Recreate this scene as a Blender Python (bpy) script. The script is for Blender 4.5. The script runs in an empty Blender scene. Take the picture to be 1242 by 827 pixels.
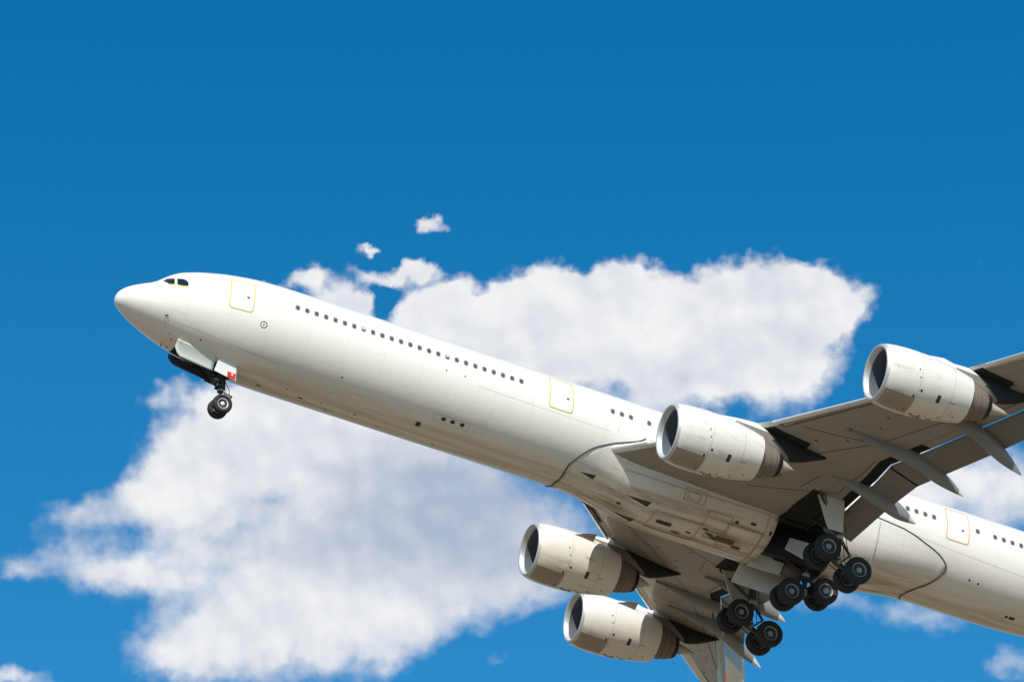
import bpy, bmesh, math, random
from mathutils import Vector, Matrix
from mathutils.bvhtree import BVHTree
random.seed(7)
rad = math.radians
S = bpy.context.scene
C = S.collection

# ---------------------------------------------------------------- camera
ELEV = rad(23.3388)
cam = bpy.data.cameras.new('camera'); cam.lens = 190.91; cam.sensor_width = 36.0
cam.clip_start = 1.0; cam.clip_end = 60000
co = bpy.data.objects.new('camera', cam); C.objects.link(co)
co.location = (0, 0, 1.7); co.rotation_euler = (rad(90) + ELEV, 0, 0)
S.camera = co

# attitude of the aircraft: columns = aft, starboard, up in world axes
M3 = Matrix(((0.909448, -0.387885, 0.149835), (0.382725, 0.921708, 0.063056), (-0.162563, 0.0, 0.986698)))
T3 = Vector((-20.532936, 257.693674, 115.81039))

# ---------------------------------------------------------------- sun and sky
sun_local = Vector((-0.44, -0.70, 0.68))         # towards the sun: port side, high, a little ahead
SUN = (M3 @ sun_local).normalized()
sl = bpy.data.lights.new('sun', 'SUN'); sl.energy = 4.6; sl.angle = rad(0.53); sl.color = (1.0, 0.95, 0.86)
so = bpy.data.objects.new('sun', sl); C.objects.link(so); so.location = (0, 0, 400)
so.rotation_euler = SUN.to_track_quat('Z', 'Y').to_euler()
S.view_settings.view_transform = 'Standard'; S.view_settings.look = 'None'
S.view_settings.exposure = 0.10; S.view_settings.gamma = 1.0
S.view_settings.use_curve_mapping = False

W = bpy.data.worlds.new('World'); S.world = W; W.use_nodes = True
nt = W.node_tree; N = nt.nodes; L = nt.links
for n in list(N): N.remove(n)
def nd(t, **k):
    n = N.new(t)
    for a, b in k.items(): setattr(n, a, b)
    return n
def val(x):
    if isinstance(x, (int, float)): return x
    return x
def mth(op, a, b=None, c=None, clamp=False):
    n = N.new('ShaderNodeMath'); n.operation = op; n.use_clamp = clamp
    for i, x in enumerate((a, b, c)):
        if x is None: continue
        if isinstance(x, (int, float)): n.inputs[i].default_value = x
        else: L.new(x, n.inputs[i])
    return n.outputs[0]
def vm(op, a, b=None, out=0):
    n = N.new('ShaderNodeVectorMath'); n.operation = op
    for i, x in enumerate((a, b)):
        if x is None: continue
        if isinstance(x, (tuple, list, Vector)): n.inputs[i].default_value = tuple(x)
        elif isinstance(x, (int, float)): n.inputs['Scale'].default_value = x
        else: L.new(x, n.inputs[i])
    return n.outputs[out]
def sstep(x, a, b):
    n = N.new('ShaderNodeMapRange'); n.interpolation_type = 'SMOOTHSTEP'
    L.new(x, n.inputs[0]); n.inputs[1].default_value = a; n.inputs[2].default_value = b
    return n.outputs[0]
def mixc(f, a, b, mode='MIX'):
    n = N.new('ShaderNodeMix'); n.data_type = 'RGBA'; n.blend_type = mode
    for i, x in ((0, f), (6, a), (7, b)):
        if isinstance(x, (int, float)): n.inputs[i].default_value = x
        elif isinstance(x, tuple): n.inputs[i].default_value = x + (1,)
        else: L.new(x, n.inputs[i])
    return n.outputs[2]
def noise(v, scale, detail, rough=0.55, lac=2.0, col=False, dist=0.0):
    n = N.new('ShaderNodeTexNoise'); n.inputs['Scale'].default_value = scale
    n.inputs['Detail'].default_value = detail; n.inputs['Roughness'].default_value = rough
    n.inputs['Lacunarity'].default_value = lac; n.inputs['Distortion'].default_value = dist
    L.new(v, n.inputs['Vector'])
    return n.outputs['Color' if col else 'Fac']

sky = nd('ShaderNodeTexSky', sky_type='NISHITA', sun_disc=False)
sky.sun_elevation = math.asin(SUN.z); sky.sun_rotation = math.atan2(SUN.x, SUN.y)
sky.altitude = 200; sky.air_density = 1.0; sky.dust_density = 0.9; sky.ozone_density = 3.5
hsv = nd('ShaderNodeHueSaturation'); hsv.inputs['Saturation'].default_value = 1.32; hsv.inputs['Value'].default_value = 1.0
hsv.inputs['Hue'].default_value = 0.492
L.new(sky.outputs[0], hsv.inputs['Color'])

# clouds live in the sky itself, laid out in angles about one fixed compass direction (due +Y, 23.3 deg up)
gen = nd('ShaderNodeTexCoord').outputs['Generated']
ce, se = math.cos(ELEV), math.sin(ELEV)
dF = vm('DOT_PRODUCT', gen, (0, ce, se), 1)
dR = vm('DOT_PRODUCT', gen, (1, 0, 0), 1)
dU = vm('DOT_PRODUCT', gen, (0, -se, ce), 1)
dFs = mth('MAXIMUM', dF, 0.02)
K = 65.8648      # hundredths of a "degree-like" unit; 1 unit of u,v = 100 divisions of the cloud chart
u = mth('MULTIPLY', mth('DIVIDE', dR, dFs), K)
v = mth('MULTIPLY', mth('DIVIDE', dU, dFs), -K)
cmb = nd('ShaderNodeCombineXYZ'); L.new(u, cmb.inputs[0]); L.new(v, cmb.inputs[1])
uv = vm('ADD', cmb.outputs[0], (6.21, 4.135, 0))
w1 = vm('SCALE', vm('SUBTRACT', noise(uv, 1.1, 3, 0.6, col=True), (0.5, 0.5, 0.5)), 0.55)
w2 = vm('SCALE', vm('SUBTRACT', noise(uv, 4.0, 4, 0.55, col=True), (0.5, 0.5, 0.5)), 0.26)
uvw = vm('MULTIPLY', vm('ADD', vm('ADD', uv, w1), w2), (1, 1, 0))
def puff(vec, scale, detail):
    n = N.new('ShaderNodeTexVoronoi'); n.feature = 'F1'; n.voronoi_dimensions = '2D'
    n.inputs['Scale'].default_value = scale; n.inputs['Detail'].default_value = detail; n.inputs['Roughness'].default_value = 0.55
    n.normalize = True
    L.new(vec, n.inputs['Vector']); return mth('SUBTRACT', 0.30, n.outputs['Distance'])

def field(blobs, src):
    acc = None
    for (cx, cy, rx, ry, wt) in blobs:
        d = vm('MULTIPLY', vm('SUBTRACT', src, (cx / 100, cy / 100, 0)), (100 / rx, 100 / ry, 0))
        q = vm('DOT_PRODUCT', d, d, 1)
        g = mth('MULTIPLY', mth('EXPONENT', mth('MULTIPLY', q, -1.0)), wt)
        acc = g if acc is None else mth('ADD', acc, g)
    return acc
BL = [  # upper bank
 (318,345,34,14,.8),(375,335,26,16,1.0),(400,368,42,22,1.1),(432,372,20,20,.8),
 (505,378,40,26,1.1),(540,362,34,20,.9),(590,372,50,34,1.1),(650,362,50,36,1.1),(720,360,60,40,1.1),(790,362,60,40,1.0),(860,368,70,44,1.0),(950,356,54,48,1.25),
 (1000,368,52,44,1.1),(1035,385,34,22,.5),(700,440,130,60,1.3),(860,430,90,50,1.2),(960,425,50,50,.9),(560,420,80,44,1.1),(770,322,26,9,.35),(962,462,52,36,.6),(840,478,70,30,.6),(1035,365,30,16,.4),
 # wisps
 (517,270,24,12,1.1),(543,277,16,6,.5),(447,298,17,7,.95),(480,328,44,12,1.05),(512,322,14,12,.5),
 # lower bank
 (330,510,90,50,1.4),(470,560,160,80,1.6),(265,545,70,50,1.0),(215,580,62,40,1.0),(150,606,56,30,.9),(88,622,44,20,.8),(62,664,36,22,.8),(25,690,34,14,.9),(100,655,30,16,.3),
 (120,694,60,30,.8),(215,640,60,56,1.0),(160,700,60,22,.7),(370,680,140,80,1.5),(530,670,130,66,1.5),(640,650,90,60,1.1),(260,760,84,46,1.1),(350,780,100,50,1.1),
 (215,800,60,30,.9),(430,745,90,44,.9),(560,742,90,26,.6),(640,715,60,24,.6),(520,775,50,20,.3),(590,765,40,14,.3),(275,480,44,26,.5),(205,480,20,18,.3),(470,790,60,26,.35),
 # right edge and corners
 (1200,590,110,60,1.3),(1100,600,70,50,.9),(1040,728,110,18,.75),(1120,748,50,18,.6),(1150,770,24,14,.4),(1230,805,42,22,.9),(20,822,42,14,1.2),(600,804,18,12,.55),
 (980,590,60,60,.5),
 # gaps
 (158,645,24,12,-.3),(205,722,40,12,-.2),(60,655,30,10,-.2),(580,775,60,22,-.5),(670,765,60,30,-.5),(463,360,12,22,-.7),(905,490,26,14,-.45),(585,342,9,10,-.2),
 (1130,480,90,60,-.6),(1150,790,50,16,-.4),(700,200,300,60,-.6),(1000,230,200,50,-.5),(90,560,60,30,-.4),(620,60,900,120,-.8),(330,600,18,14,-.35),(560,720,40,14,-.3),(420,705,40,12,-.2),(855,300,40,14,-.3)]
F = field(BL, uvw)
fb = noise(uv, 1.3, 8, 0.53)
fb2 = noise(vm('ADD', uv, (3.1, 7.7, 0)), 4.0, 7, 0.58)
wv = vm('ADD', uv, w2)
pf = puff(wv, 1.7, 2.0)
dens = mth('ADD', F, mth('ADD', mth('MULTIPLY', mth('SUBTRACT', fb, 0.5), 1.05), mth('ADD', mth('MULTIPLY', mth('SUBTRACT', fb2, 0.5), 0.5), mth('MULTIPLY', pf, 0.9))))
inside = mth('GREATER_THAN', dF, 0.80)
# elsewhere in the sky: scattered fair-weather cloud
wide = mth('SUBTRACT', mth('MULTIPLY', noise(gen, 2.6, 9, 0.56), 2.6), 0.98)
mx = nd('ShaderNodeMix'); mx.data_type = 'FLOAT'
L.new(sstep(dF, 0.88, 0.97), mx.inputs[0]); L.new(wide, mx.inputs[2]); L.new(dens, mx.inputs[3])
D = mx.outputs[0]
# crisp heads high up, feathered lower down
suv = nd('ShaderNodeSeparateXYZ'); L.new(uv, suv.inputs[0])
soft = nd('ShaderNodeMapRange'); L.new(suv.outputs[1], soft.inputs[0]); soft.inputs[1].default_value = 3.6; soft.inputs[2].default_value = 6.2
soft.inputs[3].default_value = 0.62; soft.inputs[4].default_value = 1.4
alpha = sstep(mth('DIVIDE', mth('SUBTRACT', D, 0.26), soft.outputs[0]), 0.0, 1.0)
off = (0.10, -0.16, 0)
fbs = noise(vm('ADD', uv, off), 1.5, 3.5, 0.46)
fb0 = noise(uv, 1.5, 3.5, 0.46)
rel = mth('ADD', mth('MULTIPLY', mth('SUBTRACT', fb0, fbs), 1.05), mth('MULTIPLY', pf, 0.14))
GREY = [(560,610,200,90,.75),(470,640,160,80,.5),(620,690,120,70,.5),(330,640,110,50,.3),(840,450,70,28,.5),(700,400,60,22,.28),(560,560,140,50,.35),
        (880,375,50,24,.2),(620,440,80,26,.3),(300,810,100,26,.3),(1220,640,70,40,.4),(60,700,60,16,.3),(980,400,20,40,.2),(400,490,50,20,-.3),(230,610,40,40,-.3),(370,600,30,30,-.25)]
G = mth('ADD', field(GREY, uvw), mth('MULTIPLY', mth('SUBTRACT', noise(uv, 0.9, 3, 0.45), 0.5), 0.8))
shade = mth('SUBTRACT', mth('ADD', 0.86, rel), mth('MULTIPLY', G, 0.62), clamp=True)
ccol = mixc(shade, (0.46, 0.53, 0.67), (0.97, 0.965, 0.965))
csc = vm('SCALE', ccol, 7.4)
sz = nd('ShaderNodeSeparateXYZ'); L.new(gen, sz.inputs[0])
gr = nd('ShaderNodeMapRange'); L.new(sz.outputs[2], gr.inputs[0]); gr.inputs[1].default_value = 0.26; gr.inputs[2].default_value = 0.47
skt = vm('MULTIPLY', hsv.outputs[0], mixc(gr.outputs[0], (0.66, 1.03, 1.10), (0.02, 0.78, 0.88)))
skyc = mixc(mth('MULTIPLY', alpha, 0.97), skt, csc)
bg = nd('ShaderNodeBackground'); bg.inputs['Strength'].default_value = 0.12
L.new(skyc, bg.inputs['Color'])
wo = nd('ShaderNodeOutputWorld'); L.new(bg.outputs[0], wo.inputs['Surface'])
W.cycles.sampling_method = 'MANUAL'; W.cycles.sample_map_resolution = 512
S.cycles.max_bounces = 6

# ---------------------------------------------------------------- materials
def mat(name, col, rough=0.5, metal=0.0, coat=0.0):
    m = bpy.data.materials.new(name); m.use_nodes = True
    b = m.node_tree.nodes['Principled BSDF']
    b.inputs['Base Color'].default_value = (*col, 1); b.inputs['Roughness'].default_value = rough
    b.inputs['Metallic'].default_value = metal; b.inputs['Coat Weight'].default_value = coat
    return m
def use(m):
    """point the node helpers at this material"""
    global N, L, nt
    nt = m.node_tree; N = nt.nodes; L = nt.links
    return N['Principled BSDF']
def ocoord(): return nd('ShaderNodeTexCoord').outputs['Object']
def seam(x, period, width, phase=0.0):
    f = mth('FRACT', mth('ADD', mth('DIVIDE', x, period), phase))
    return mth('LESS_THAN', f, width / period)
def painted(name, base, dirt, amount, seams=(2.13,), ring=None, streak=(0.35, 3.5, 3.5), rough=0.34, belly_dirt_shade=0.0, seamdark=0.14, coat=0.25):
    m = mat(name, base, rough, 0, coat); b = use(m)
    o = ocoord(); sep = nd('ShaderNodeSeparateXYZ'); L.new(o, sep.inputs[0])
    st = noise(vm('MULTIPLY', o, streak), 1.0, 7, 0.62)
    bl = noise(o, 0.7, 6, 0.6)
    f = mth('MULTIPLY', sstep(st, 0.48, 0.75), mth('MULTIPLY', sstep(bl, 0.35, 0.7), amount))
    if belly_dirt_shade:
        low = sstep(mth('MULTIPLY', sep.outputs[2], -1), 1.9, 3.2)  # belly grime, plus the underside's warm bounce and shade, mixed into the colour
        st2 = noise(vm('MULTIPLY', o, (0.16, 2.2, 2.2)), 1.0, 8, 0.65)
        f = mth('ADD', f, mth('MULTIPLY', low, mth('MULTIPLY', sstep(st2, 0.36, 0.68), belly_dirt_shade)), clamp=True)
    c = mixc(f, base, dirt)
    grain = noise(o, 9.0, 5, 0.6)
    c = mixc(mth('MULTIPLY', sstep(grain, 0.35, 0.7), 0.10), c, tuple(x * 0.72 for x in base))
    ln = None
    for i, p in enumerate(seams):
        s_ = seam(sep.outputs[i % 3] if len(seams) > 1 else sep.outputs[0], p, 0.022, 0.37 * (i + 1))
        ln = s_ if ln is None else mth('MAXIMUM', ln, s_)
    if ln is not None:
        c = mixc(mth('MULTIPLY', ln, seamdark), c, (0.08, 0.075, 0.07))
    L.new(c, b.inputs['Base Color'])
    L.new(mth('ADD', rough, mth('MULTIPLY', f, 0.35)), b.inputs['Roughness'])
    bp = nd('ShaderNodeBump'); bp.inputs['Strength'].default_value = 0.11; bp.inputs['Distance'].default_value = 0.05
    rib = mth('MULTIPLY', mth('SINE', mth('MULTIPLY', sep.outputs[0], 11.79)), 0.05)
    L.new(mth('ADD', rib, noise(vm('MULTIPLY', o, (1.8, 1.2, 1.2)), 1.0, 3, 0.5)), bp.inputs['Height']); L.new(bp.outputs[0], b.inputs['Normal'])
    return m
BROWN = (0.25, 0.19, 0.13)
M_white = painted('white_paint', (0.79, 0.748, 0.690), (0.42, 0.34, 0.235), 0.22, belly_dirt_shade=0.85)
M_fair = painted('fairing_paint', (0.75, 0.71, 0.65), (0.33, 0.245, 0.155), 0.5, seams=(1.62,), belly_dirt_shade=0.95, seamdark=0.25)
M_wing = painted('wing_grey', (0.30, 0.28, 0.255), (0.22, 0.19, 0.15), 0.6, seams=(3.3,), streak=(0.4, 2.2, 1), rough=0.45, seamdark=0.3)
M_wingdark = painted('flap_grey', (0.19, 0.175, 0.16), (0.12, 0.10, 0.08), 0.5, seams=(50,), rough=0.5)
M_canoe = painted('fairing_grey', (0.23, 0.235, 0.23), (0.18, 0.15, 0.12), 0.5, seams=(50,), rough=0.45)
M_nac = painted('nacelle_paint', (0.78, 0.742, 0.685), (0.40, 0.30, 0.20), 1.0, seams=(50,), belly_dirt_shade=0.0, streak=(0.6, 2.8, 2.8))
M_nacdirty = painted('nacelle_grimy_panel', (0.34, 0.29, 0.23), (0.22, 0.16, 0.11), 0.8, seams=(50,))
M_slat = painted('slat_paint', (0.72, 0.71, 0.69), (0.35, 0.3, 0.25), 0.4, seams=(50,))
M_door = painted('gear_door_paint', (0.60, 0.60, 0.57), (0.33, 0.25, 0.18), 0.6, seams=(50,))
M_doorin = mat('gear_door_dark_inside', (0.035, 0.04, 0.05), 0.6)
M_black = mat('black_recess', (0.008, 0.008, 0.009), 0.9)
M_matt = mat('matt_black', (0.012, 0.013, 0.016), 0.7)
M_lip = mat('bare_aluminium', (0.58, 0.58, 0.58), 0.48, 0.55)
M_in = mat('inlet_liner', (0.10, 0.115, 0.14), 0.55)
M_fan = mat('fan_blade_titanium', (0.05, 0.065, 0.09), 0.4, 0.6)
M_noz = painted('nozzle_metal', (0.20, 0.165, 0.14), (0.06, 0.05, 0.045), 0.9, seams=(0.42,), rough=0.5, coat=0, streak=(0.8, 5, 5), seamdark=0.6)
M_nozdark = mat('burnt_metal', (0.035, 0.03, 0.028), 0.55, 0.6)
M_cone = painted('exhaust_cone_metal', (0.50, 0.44, 0.37), (0.2, 0.16, 0.12), 0.7, seams=(50,), rough=0.45)
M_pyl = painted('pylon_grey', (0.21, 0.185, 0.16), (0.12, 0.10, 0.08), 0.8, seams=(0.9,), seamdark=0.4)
M_tyre = mat('tyre_rubber', (0.012, 0.012, 0.013), 0.75); b = use(M_tyre)
L.new(mixc(noise(ocoord(), 6.0, 5, 0.6), (0.009, 0.009, 0.010), (0.022, 0.021, 0.020)), b.inputs['Base Color'])
M_rim = mat('wheel_rim_paint', (0.34, 0.35, 0.37), 0.45, 0.3)
M_rimw = mat('white_wheel_rim', (0.75, 0.75, 0.74), 0.4)
M_hubdark = mat('hub_dark', (0.03, 0.03, 0.035), 0.5)
M_leg = mat('gear_leg_steel', (0.055, 0.058, 0.062), 0.45, 0.4)
M_legl = mat('gear_leg_light', (0.42, 0.42, 0.40), 0.45, 0.2)
M_glass = mat('window_glass', (0.012, 0.02, 0.035), 0.08)
M_wglass = mat('cabin_window_glass', (0.085, 0.09, 0.10), 0.25)
M_wframe = mat('window_frame_metal', (0.36, 0.35, 0.34), 0.5)
M_blind = mat('lowered_window_blind', (0.55, 0.54, 0.52), 0.5)
M_yellow = mat('yellow_line_paint', (0.60, 0.50, 0.05), 0.5)
M_orange = mat('orange_line_paint', (0.66, 0.36, 0.12), 0.5)
M_line = mat('sealant_line', (0.03, 0.03, 0.028), 0.7)
M_lineg = mat('faint_panel_line', (0.46, 0.425, 0.37), 0.7)
M_mark = mat('dark_marking', (0.05, 0.045, 0.04), 0.7)
M_stain = mat('rusty_stain', (0.12, 0.085, 0.055), 0.8)
M_red = mat('red_paint', (0.62, 0.02, 0.02), 0.4)
M_wmark = mat('white_marking', (0.8, 0.8, 0.8), 0.5)
M_rust = painted('slat_cavity_metal', (0.10, 0.075, 0.055), (0.30, 0.14, 0.06), 0.9, seams=(0.5, 0.37), streak=(3, 3, 3), seamdark=0.8, coat=0)
# ground: dry field, only seen by the light it throws up
M_gr = mat('dry_grass_field', (0.10, 0.08, 0.05), 0.95); b = use(M_gr); o = ocoord()
L.new(mixc(noise(o, 0.02, 8, 0.6), (0.16, 0.118, 0.075), (0.25, 0.188, 0.12)), b.inputs['Base Color'])

# ---------------------------------------------------------------- mesh helpers (aircraft coordinates: x aft of the nose, p to port, z up)
def P(x, p, z): return Vector((x, -p, z))
def finish(name, bm, m, parent, smooth=40, recalc=True):
    bmesh.ops.remove_doubles(bm, verts=bm.verts, dist=0.0004)
    if recalc: bmesh.ops.recalc_face_normals(bm, faces=bm.faces)
    me = bpy.data.meshes.new(name); bm.to_mesh(me); bm.free()
    for mm in (m if isinstance(m, (list, tuple)) else [m]): me.materials.append(mm)
    if smooth:
        for f in me.polygons: f.use_smooth = True
        me.set_sharp_from_angle(angle=rad(smooth))
    ob = bpy.data.objects.new(name, me); C.objects.link(ob)
    if parent is not None: ob.parent = parent
    return ob
def loft(bm, rings, closed=True, cap0=True, cap1=True, mi=0):
    R = [[bm.verts.new(q) for q in r] for r in rings]
    n = len(R[0]); out = []
    for a, b_ in zip(R[:-1], R[1:]):
        for i in range(n if closed else n - 1):
            j = (i + 1) % n
            f = bm.faces.new((a[i], a[j], b_[j], b_[i])); f.material_index = mi; out.append(f)
    if closed and cap0: f = bm.faces.new(R[0]); f.material_index = mi
    if closed and cap1: f = bm.faces.new(R[-1][::-1]); f.material_index = mi
    return out
def frame(d):
    d = d.normalized(); a = Vector((0, 0, 1)) if abs(d.z) < .9 else Vector((1, 0, 0))
    e1 = d.cross(a).normalized(); return e1, d.cross(e1)
def tube(bm, a, b_, r0, r1=None, n=16, mi=0):
    r1 = r0 if r1 is None else r1
    e1, e2 = frame(b_ - a)
    ring = lambda c, r: [c + e1 * (r * math.cos(t * 2 * math.pi / n)) + e2 * (r * math.sin(t * 2 * math.pi / n)) for t in range(n)]
    loft(bm, [ring(a, r0), ring(b_, r1)], mi=mi)
def pipe(bm, pts, r, n=8, mi=0):
    for a, b_ in zip(pts[:-1], pts[1:]): tube(bm, a, b_, r, r, n, mi)
def revolve(bm, c, axis, prof, n=48, mi=0, tiltfn=None, cap=False):
    e1, e2 = frame(axis); ax = axis.normalized()
    rings = []
    for (s, r) in prof:
        ring = []
        for t in range(n):
            a = t * 2 * math.pi / n
            q = c + ax * s + e1 * (r * math.cos(a)) + e2 * (r * math.sin(a))
            if tiltfn: q = tiltfn(q, s, r)
            ring.append(q)
        rings.append(ring)
    return loft(bm, rings, cap0=cap, cap1=cap, mi=mi)
def slab(bm, pts, nrm, th, mi=0, bevel=0.0):
    """flat polygon given thickness"""
    nrm = nrm.normalized() * (th / 2)
    loft(bm, [[q - nrm for q in pts], [q + nrm for q in pts]], mi=mi)
def bvh_of(*obs):
    bm = bmesh.new()
    for o_ in obs: bm.from_mesh(o_.data)
    t = BVHTree.FromBMesh(bm); bm.free(); return t

# ray mappings for things painted or fitted on a surface
def m_side(x, z): return P(x, 30, z), P(0, -1, 0)                    # seen from the port side
def m_below(x, p): return P(x, p, -30), Vector((0, 0, 1))            # seen from below
def m_rad(c=(0, 0)):                                                 # (x, angle below the port horizontal) about an axis
    def f(x, th):
        a = rad(th); d = P(0, math.cos(a), -math.sin(a))
        return P(x, c[0], c[1]) + d * 12, -d
    return f
def hit(bvh, mp, a, b_, off):
    o_, d = mp(a, b_)
    loc, nrm, i, t = bvh.ray_cast(o_, d)
    if loc is None: return None
    if nrm.dot(d) > 0: nrm = -nrm
    return loc + nrm * off
def patch(bm, bvh, mp, poly, off=0.006, step=0.25, asp=1.0, mi=0):
    """fill a polygon, refine it and lay it on the surface"""
    t = bmesh.new(); vs = [t.verts.new((a, b_ * asp, 0)) for a, b_ in poly]
    t.faces.new(vs)
    bmesh.ops.triangulate(t, faces=t.faces)
    for k in range(8):
        es = [e for e in t.edges if e.calc_length() > step]
        if not es: break
        bmesh.ops.subdivide_edges(t, edges=es, cuts=1)
        bmesh.ops.triangulate(t, faces=[f for f in t.faces if len(f.verts) > 3])
    mp_ = {}
    for v_ in t.verts:
        h = hit(bvh, mp, v_.co.x, v_.co.y / asp, off)
        mp_[v_] = bm.verts.new(h) if h is not None else None
    for f in t.faces:
        q = [mp_[v_] for v_ in f.verts]
        if all(q):
            nf = bm.faces.new(q); nf.material_index = mi
    t.free()
def strip(bm, bvh, mp, path, width, off=0.008, step=0.2, asp=1.0, closed=False, mi=0):
    """a painted line of given width along a path on the surface"""
    pts = [Vector((a, b_ * asp)) for a, b_ in path]
    if closed: pts.append(pts[0])
    fine = []
    for a, b_ in zip(pts[:-1], pts[1:]):
        k = max(1, int((b_ - a).length / step))
        fine += [a.lerp(b_, i / k) for i in range(k)]
    fine.append(pts[-1])
    prev = None
    for i, q in enumerate(fine):
        a = fine[max(i - 1, 0)]; b_ = fine[min(i + 1, len(fine) - 1)]
        if closed and i in (0, len(fine) - 1): a, b_ = fine[-2], fine[1]
        d = (b_ - a).normalized(); n_ = Vector((-d.y, d.x)) * (width / 2)
        h1 = hit(bvh, mp, (q + n_).x, (q + n_).y / asp, off); h2 = hit(bvh, mp, (q - n_).x, (q - n_).y / asp, off)
        if h1 is None or h2 is None: prev = None; continue
        cur = (bm.verts.new(h1), bm.verts.new(h2))
        if prev: bm.faces.new((prev[0], prev[1], cur[1], cur[0])).material_index = mi
        prev = cur
def rrect(cx, cy, w, h, r, n=4):
    out = []
    for sx, sy, a0 in ((1, 1, 0), (-1, 1, 90), (-1, -1, 180), (1, -1, 270)):
        for k in range(n + 1):
            a = rad(a0 + 90 * k / n)
            out.append((cx + sx * (w / 2 - r) + r * math.cos(a), cy + sy * (h / 2 - r) + r * math.sin(a)))
    return out
def interp(tab, x):
    if x <= tab[0][0]: return tab[0][1]
    for (a, va), (b_, vb) in zip(tab[:-1], tab[1:]):
        if x <= b_: return va + (vb - va) * (x - a) / (b_ - a)
    return tab[-1][1]
def smooth_interp(tab, x):
    """monotone-ish cubic through the table"""
    n = len(tab)
    if x <= tab[0][0]: return tab[0][1]
    if x >= tab[-1][0]: return tab[-1][1]
    for i in range(n - 1):
        if x <= tab[i + 1][0]: break
    x0, y0 = tab[i]; x1, y1 = tab[i + 1]; h = x1 - x0
    s = (y1 - y0) / h
    sm = (y0 - tab[i - 1][1]) / (x0 - tab[i - 1][0]) if i > 0 else s
    sp = (tab[i + 2][1] - y1) / (tab[i + 2][0] - x1) if i < n - 2 else s
    def lim(a, b_): return 0 if a * b_ <= 0 else 2 * a * b_ / (a + b_)
    m0 = lim(sm, s) if i > 0 else s; m1 = lim(s, sp) if i < n - 2 else s
    t = (x - x0) / h
    return (2*t**3 - 3*t*t + 1) * y0 + (t**3 - 2*t*t + t) * h * m0 + (-2*t**3 + 3*t*t) * y1 + (t**3 - t*t) * h * m1

# ---------------------------------------------------------------- ground
bm = bmesh.new(); rr = [5, 60, 300, 1200, 4000, 15000, 40000]
loft(bm, [[Vector((r * math.cos(a * math.pi / 32), r * math.sin(a * math.pi / 32), 0)) for a in range(64)] for r in rr], cap0=True, cap1=False)
g = finish('ground', bm, M_gr, None, smooth=0); g['kind'] = 'structure'
for f in g.data.polygons:
    pass

# ---------------------------------------------------------------- the aircraft
jet = bpy.data.objects.new('passenger_jet', None); C.objects.link(jet)
jet.matrix_world = Matrix.Translation(T3 + M3 @ Vector((0, 0, 0))) @ M3.to_4x4()
jet['label'] = 'large white four-engined airliner flying with its wheels down against the clouds'
jet['category'] = 'airliner'

# fuselage -----------------------------------------------------------------
R0 = 2.82
TOP = [(0,-.50),(.06,-.25),(.2,-.02),(.5,.25),(1.0,.55),(1.5,.78),(1.8,.94),(2.2,1.28),(2.6,1.62),(3.1,1.92),(3.8,2.17),(4.6,2.37),(5.6,2.57),(6.8,2.72),(8.3,2.80),(9.8,2.82),(52,2.82),(60,2.80),(66,2.72),(71,2.5),(74.6,2.15),(75.3,1.9)]
BOT = [(0,-.50),(.06,-.72),(.2,-.88),(.5,-1.08),(1.0,-1.34),(1.6,-1.60),(2.5,-1.94),(3.6,-2.27),(4.8,-2.52),(6.2,-2.71),(7.8,-2.80),(9.3,-2.82),(51,-2.82),(54,-2.70),(58,-2.15),(62,-1.35),(66,-.45),(70,.45),(73.5,1.15),(75.3,1.6)]
WID = [(0,0),(.06,.25),(.2,.46),(.5,.75),(1.0,1.08),(1.6,1.40),(2.5,1.80),(3.6,2.14),(4.8,2.40),(6.2,2.62),(7.8,2.78),(9.5,2.82),(52,2.82),(57,2.72),(62,2.3),(67,1.62),(71,.98),(74.3,.42),(75.3,.2)]
def fus_ring(x, n=96):
    zt, zb, w = smooth_interp(TOP, x), smooth_interp(BOT, x), smooth_interp(WID, x)
    # widest level: drifts down towards the nose tip
    zc = zb + (zt - zb) * interp([(0,.5),(1,.46),(2.2,.47),(3.5,.48),(6,.5),(52,.5),(62,.58),(75.3,.55)], x)
    k = interp([(0,2.0),(1.4,2.0),(2.3,1.8),(3.2,1.82),(5,1.95),(7,2.0),(76,2.0)], x)
    out = []
    for i in range(n):
        a = 2 * math.pi * i / n
        c_, s_ = math.cos(a), math.sin(a)
        if s_ >= 0:
            q = 2 / k
            y = w * math.copysign(abs(c_) ** q, c_); z = zc + (zt - zc) * abs(s_) ** q
        else:
            y = w * c_; z = zc + (zc - zb) * s_
        out.append(P(x, y, z))
    return out
xs = [0.012,.03,.06,.12,.2,.32,.5,.75,1.0,1.3,1.6,1.9,2.15,2.35,2.55,2.8,3.05,3.3,3.6,4,4.4,4.8,5.3,5.8,6.4,7,7.6,8.2,9,9.5]
x = 10.5
while x < 37.4: xs.append(x); x += 1.2
xs += [37.45]; xs += [38.2,39,39.8,40.5,41.15]
x = 42.3
while x < 75: xs.append(x); x += 1.2
xs += [75.0, 75.3]
bm = bmesh.new()
fs = loft(bm, [fus_ring(x) for x in xs])
# open the main gear bay
kill = []
for f in bm.faces:
    c = f.calc_center_median()
    if 37.45 < c.x < 41.15 and c.z < -0.9: kill.append(f)
bmesh.ops.delete(bm, geom=kill, context='FACES')
fus = finish('fuselage', bm, M_white, jet, smooth=30)
BV_F = bvh_of(fus)

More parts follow.
